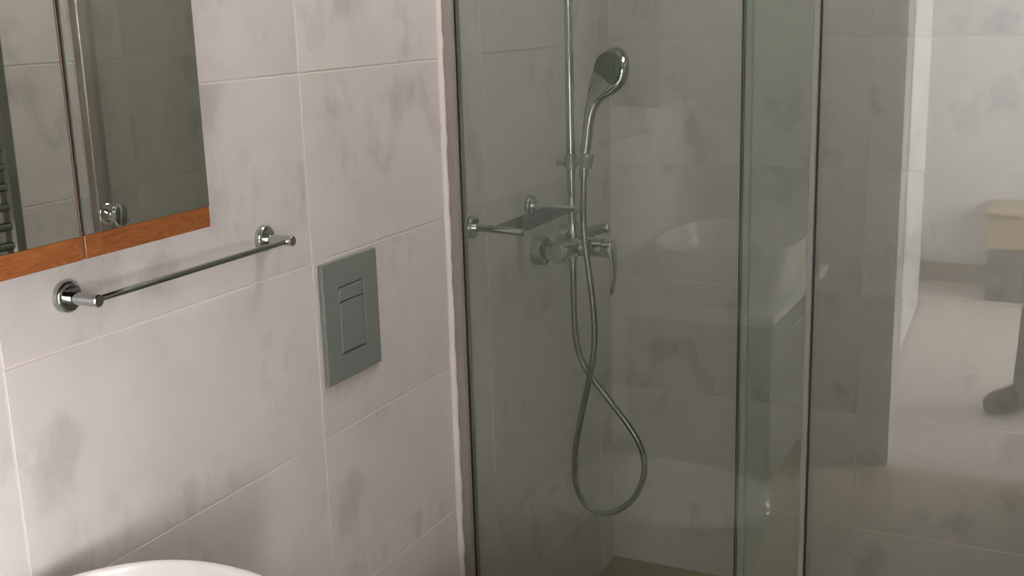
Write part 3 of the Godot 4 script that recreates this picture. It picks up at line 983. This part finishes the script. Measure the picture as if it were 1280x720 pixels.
func build_person(cam: Transform3D) -> void:
	var base := Vector3(1.07, 0.0, 1.47)
	var t := thing("person", "person in dark trousers and dark shoes standing in the hallway taking the photograph", "person", base)
	var hipl := Vector3(1.015, 0.92, 1.48)
	var hipr := Vector3(1.165, 0.92, 1.50)
	var kneel := Vector3(0.985, 0.50, 1.45)
	var kneer := Vector3(1.185, 0.50, 1.47)
	var ankl := Vector3(0.955, 0.09, 1.475)
	var ankr := Vector3(1.205, 0.09, 1.50)
	var toel := Vector3(0.850, 0.035, 1.345)
	var toer := Vector3(1.245, 0.035, 1.335)
	var pelvis := Vector3(1.095, 0.97, 1.49)
	var waist := Vector3(1.095, 1.12, 1.475)
	var chest := Vector3(1.09, 1.32, 1.46)
	var shl := Vector3(0.935, 1.43, 1.45)
	var shr := Vector3(1.255, 1.43, 1.46)
	var neck := Vector3(1.07, 1.50, 1.455)
	var head := Vector3(1.07, 1.63, 1.43)
	var phone := cam.origin + cam.basis.z * 0.030
	var right := cam.basis.x
	var up := cam.basis.y
	var back := cam.basis.z
	var wl := phone - right * 0.105 - up * 0.045 + back * 0.045
	var wr := phone + right * 0.105 - up * 0.045 + back * 0.045
	var ell := Vector3(0.955, 1.19, 1.28)
	var elr := Vector3(1.33, 1.20, 1.28)
	var legs := [[hipl, kneel, 0.083, 0.056], [kneel, ankl, 0.055, 0.037], [hipr, kneer, 0.083, 0.056], [kneer, ankr, 0.055, 0.037], [hipl, hipr, 0.085, 0.085], [pelvis + Vector3(-0.06, 0, 0), pelvis + Vector3(0.06, 0, 0), 0.095, 0.095]]
	var trunk := [[pelvis + Vector3(-0.05, 0, 0), waist + Vector3(-0.055, 0, 0), 0.095, 0.088], [pelvis + Vector3(0.05, 0, 0), waist + Vector3(0.055, 0, 0), 0.095, 0.088], [waist + Vector3(-0.05, 0, 0), chest + Vector3(-0.075, 0, 0), 0.088, 0.095], [waist + Vector3(0.05, 0, 0), chest + Vector3(0.075, 0, 0), 0.088, 0.095], [chest + Vector3(-0.07, 0.05, 0), shl, 0.085, 0.05], [chest + Vector3(0.07, 0.05, 0), shr, 0.085, 0.05]]
	var arms := [[shl, ell, 0.050, 0.038], [ell, wl, 0.038, 0.026], [shr, elr, 0.050, 0.038], [elr, wr, 0.038, 0.026]]
	var feet := [[ankl, ankl + Vector3(0.012, -0.05, 0.03), 0.036, 0.032], [ankl + Vector3(0.01, -0.055, 0.02), toel, 0.032, 0.028], [ankr, ankr + Vector3(0, -0.05, 0.03), 0.036, 0.032], [ankr + Vector3(0, -0.055, 0.02), toer, 0.032, 0.028]]
	var face := Vector3(0.0, -0.10, -1.0).normalized()
	var skull := [[neck + Vector3(0, -0.05, 0.01), head + Vector3(0, -0.07, 0.01), 0.056, 0.052], [head + Vector3(0, 0.03, -0.012), head + Vector3(0, 0.03, 0.03), 0.076, 0.078], [head + Vector3(0, -0.045, -0.035), head + Vector3(0, -0.075, -0.058), 0.055, 0.032], [head + Vector3(0, 0.0, -0.085), head + Vector3(0, -0.035, -0.103), 0.010, 0.014], [head + Vector3(-0.076, 0.01, 0.012), head + Vector3(-0.080, -0.03, 0.008), 0.013, 0.009], [head + Vector3(0.076, 0.01, 0.012), head + Vector3(0.080, -0.03, 0.008), 0.013, 0.009], [head + Vector3(-0.018, -0.062, -0.088), head + Vector3(0.018, -0.062, -0.088), 0.007, 0.007]]
	var s := Shape.new()
	nets(s, legs + trunk + arms + feet, 0.014, 55.0)
	nets(s, skull, 0.006, 110.0)
	for k in [-1.0, 1.0]:
		var w := wl if k < 0.0 else wr
		var palm: Vector3 = phone + right * 0.088 * k - up * 0.018 + back * 0.022
		var hand := [[w, palm, 0.024, 0.020], [palm - up * 0.022, palm + up * 0.024, 0.019, 0.017]]
		for f in 4:
			var v := 0.030 - 0.019 * f
			var kn: Vector3 = palm + up * v - back * 0.014
			var l: float = [0.88, 1.0, 0.93, 0.74][f]
			var j1: Vector3 = kn - right * k * 0.006 - back * 0.022
			var j2: Vector3 = j1 - right * k * 0.026 * l - back * 0.004
			var tip: Vector3 = j2 - right * k * 0.018 * l + back * 0.004
			hand += [[palm + up * v * 0.6, kn, 0.011, 0.0095], [kn, j1, 0.0092, 0.0085], [j1, j2, 0.0085, 0.0078], [j2, tip, 0.0078, 0.0068]]
		var th: Vector3 = palm - up * 0.020 + back * 0.012
		hand += [[th, th + up * 0.022 - right * k * 0.012 + back * 0.004, 0.012, 0.0105], [th + up * 0.022 - right * k * 0.012 + back * 0.004, th + up * 0.044 - right * k * 0.026 - back * 0.004, 0.0100, 0.0085]]
		nets(s, hand, 0.0045, 330.0)
	obj("body", s.mesh(70), mats.skin, t)
	s = Shape.new()
	var worn := []
	for b in legs:
		worn.append([b[0], b[1], float(b[2]) + 0.014, float(b[3]) + 0.020])
	nets(s, worn, 0.014, 55.0, 0.065, 1.03)
	obj("trousers", s.mesh(70), mats.trousers, t)
	s = Shape.new()
	worn = []
	for b in trunk:
		worn.append([b[0], b[1], float(b[2]) + 0.013, float(b[3]) + 0.013])
	for b in arms:
		worn.append([b[0], (b[0] as Vector3).lerp(b[1], 0.93), float(b[2]) + 0.013, float(b[3]) + 0.012])
	nets(s, worn, 0.014, 55.0, 0.93, 1.60)
	obj("jumper", s.mesh(70), mats.jumper, t)
	for f in [[ankl, toel], [ankr, toer]]:
		s = Shape.new()
		var an: Vector3 = f[0]
		var to: Vector3 = f[1]
		var heel := an + (an - to) * Vector3(0.22, 0, 0.22)
		heel.y = 0.043
		nets(s, [[an + Vector3(0, -0.01, 0), heel + Vector3(0, 0.012, 0), 0.044, 0.041], [heel, to + Vector3(0, 0.006, 0), 0.042, 0.037], [an + Vector3(0, -0.03, 0), to, 0.042, 0.034]], 0.008, 90.0, 0.002, 0.105)
		obj("shoe", s.mesh(70), mats.shoe, t)
	s = Shape.new()
	nets(s, [[head + Vector3(0, 0.050, 0.012), head + Vector3(0, 0.036, 0.040), 0.080, 0.080], [head + Vector3(-0.05, 0.0, 0.035), head + Vector3(0.05, 0.0, 0.035), 0.045, 0.045]], 0.007, 90.0)
	obj("hair", s.mesh(70), mats.hair, t)
	for k in [-1.0, 1.0]:
		s = Shape.new()
		nets(s, [[head + Vector3(k * 0.031, 0.004, -0.077), head + Vector3(k * 0.031, 0.004, -0.0771), 0.011, 0.011]], 0.003, 400.0)
		obj("eye", s.mesh(70), mats.eye, t)
	# phone
	var p := thing("phone", "dark phone held up in both hands to take the photograph", "phone", phone)
	s = Shape.new()
	box(s, phone, Vector3(0.146, 0.070, 0.008), 0.003, cam.basis.orthonormalized())
	obj("case", s.mesh(), mats.phone, p)
	s = Shape.new()
	box(s, phone + back * 0.0042, Vector3(0.130, 0.062, 0.001), 0.0, cam.basis.orthonormalized())
	obj("screen", s.mesh(), mats.dark_metal, p)

# ---------------------------------------------------------------- the scene
func _ready() -> void:
	var cam := Camera3D.new()
	cam.name = "camera"
	cam.fov = 27.53
	cam.near = 0.01
	cam.far = 60.0
	cam.position = Vector3(1.0976, 1.4905, 0.8914)
	cam.basis = Basis(Vector3.UP, 0.4629) * Basis(Vector3.RIGHT, -0.2346) * Basis(Vector3.BACK, -0.0296)
	add_child(cam)
	cam.current = true

	var env := Environment.new()
	env.background_mode = Environment.BG_SKY
	var sky := Sky.new()
	var sm := ProceduralSkyMaterial.new()
	sm.sky_top_color = Color(0.62, 0.72, 0.86)
	sm.sky_horizon_color = Color(0.86, 0.89, 0.93)
	sm.ground_bottom_color = Color(0.40, 0.40, 0.38)
	sm.ground_horizon_color = Color(0.70, 0.71, 0.72)
	sm.sky_energy_multiplier = 2.0
	sky.sky_material = sm
	env.sky = sky
	env.tonemap_mode = Environment.TONE_MAPPER_LINEAR
	env.tonemap_exposure = 0.90
	env.sdfgi_enabled = true
	env.ssao_enabled = true
	env.ssil_enabled = true
	var we := WorldEnvironment.new()
	we.name = "surroundings"
	we.environment = env
	add_child(we)

	# daylight through the two panes of each hallway window
	var half := (WZ1 - WZ0) / 2.0
	var part := (EX1 - EX0) / 2.0
	for k in 4:
		var l := AreaLight3D.new()
		l.name = "window_daylight" if k == 0 else "window_daylight_%03d" % k
		l.area_normalize_energy = false
		l.light_color = Color(1.0, 0.99, 0.985)
		l.area_range = 12.0
		l.shadow_enabled = true
		if k < 2:
			l.area_size = Vector2(half - 0.09, WY1 - WY0 - 0.12)
			l.light_energy = 17.5
			l.transform = Transform3D(Basis(Vector3.UP, PI / 2), Vector3(HALL_RIGHT + 0.012, (WY0 + WY1) / 2.0, WZ0 + half * (0.5 + k)))
		else:
			l.area_size = Vector2(part - 0.09, EY1 - EY0 - 0.12)
			l.light_energy = 5.0
			l.transform = Transform3D(Basis.IDENTITY, Vector3(EX0 + part * (k - 1.5), (EY0 + EY1) / 2.0, HALL_END + 0.012))
		add_child(l)

	# ceiling light of the bathroom (its fitting is built in build_ceiling_light)
	var cl := AreaLight3D.new()
	cl.name = "ceiling_light_glow"
	cl.area_size = Vector2(0.42, 0.42)
	cl.area_normalize_energy = false
	cl.light_color = Color(1.0, 0.985, 0.97)
	cl.light_energy = 4.8
	cl.area_range = 12.0
	cl.shadow_enabled = true
	add_child(cl)
	cl.transform = Transform3D(Basis(Vector3.RIGHT, -PI / 2), LAMP - Vector3(0, 0.050, 0))

	make_materials()
	build_shell()
	build_window()
	build_screen()
	build_cabinet()
	build_basin()
	build_toilet()
	build_radiator()
	build_rail()
	build_flush_plate()
	build_shower()
	build_shelf()
	build_ceiling_light()
	build_hall()
	build_person(Transform3D(cam.basis, cam.position))
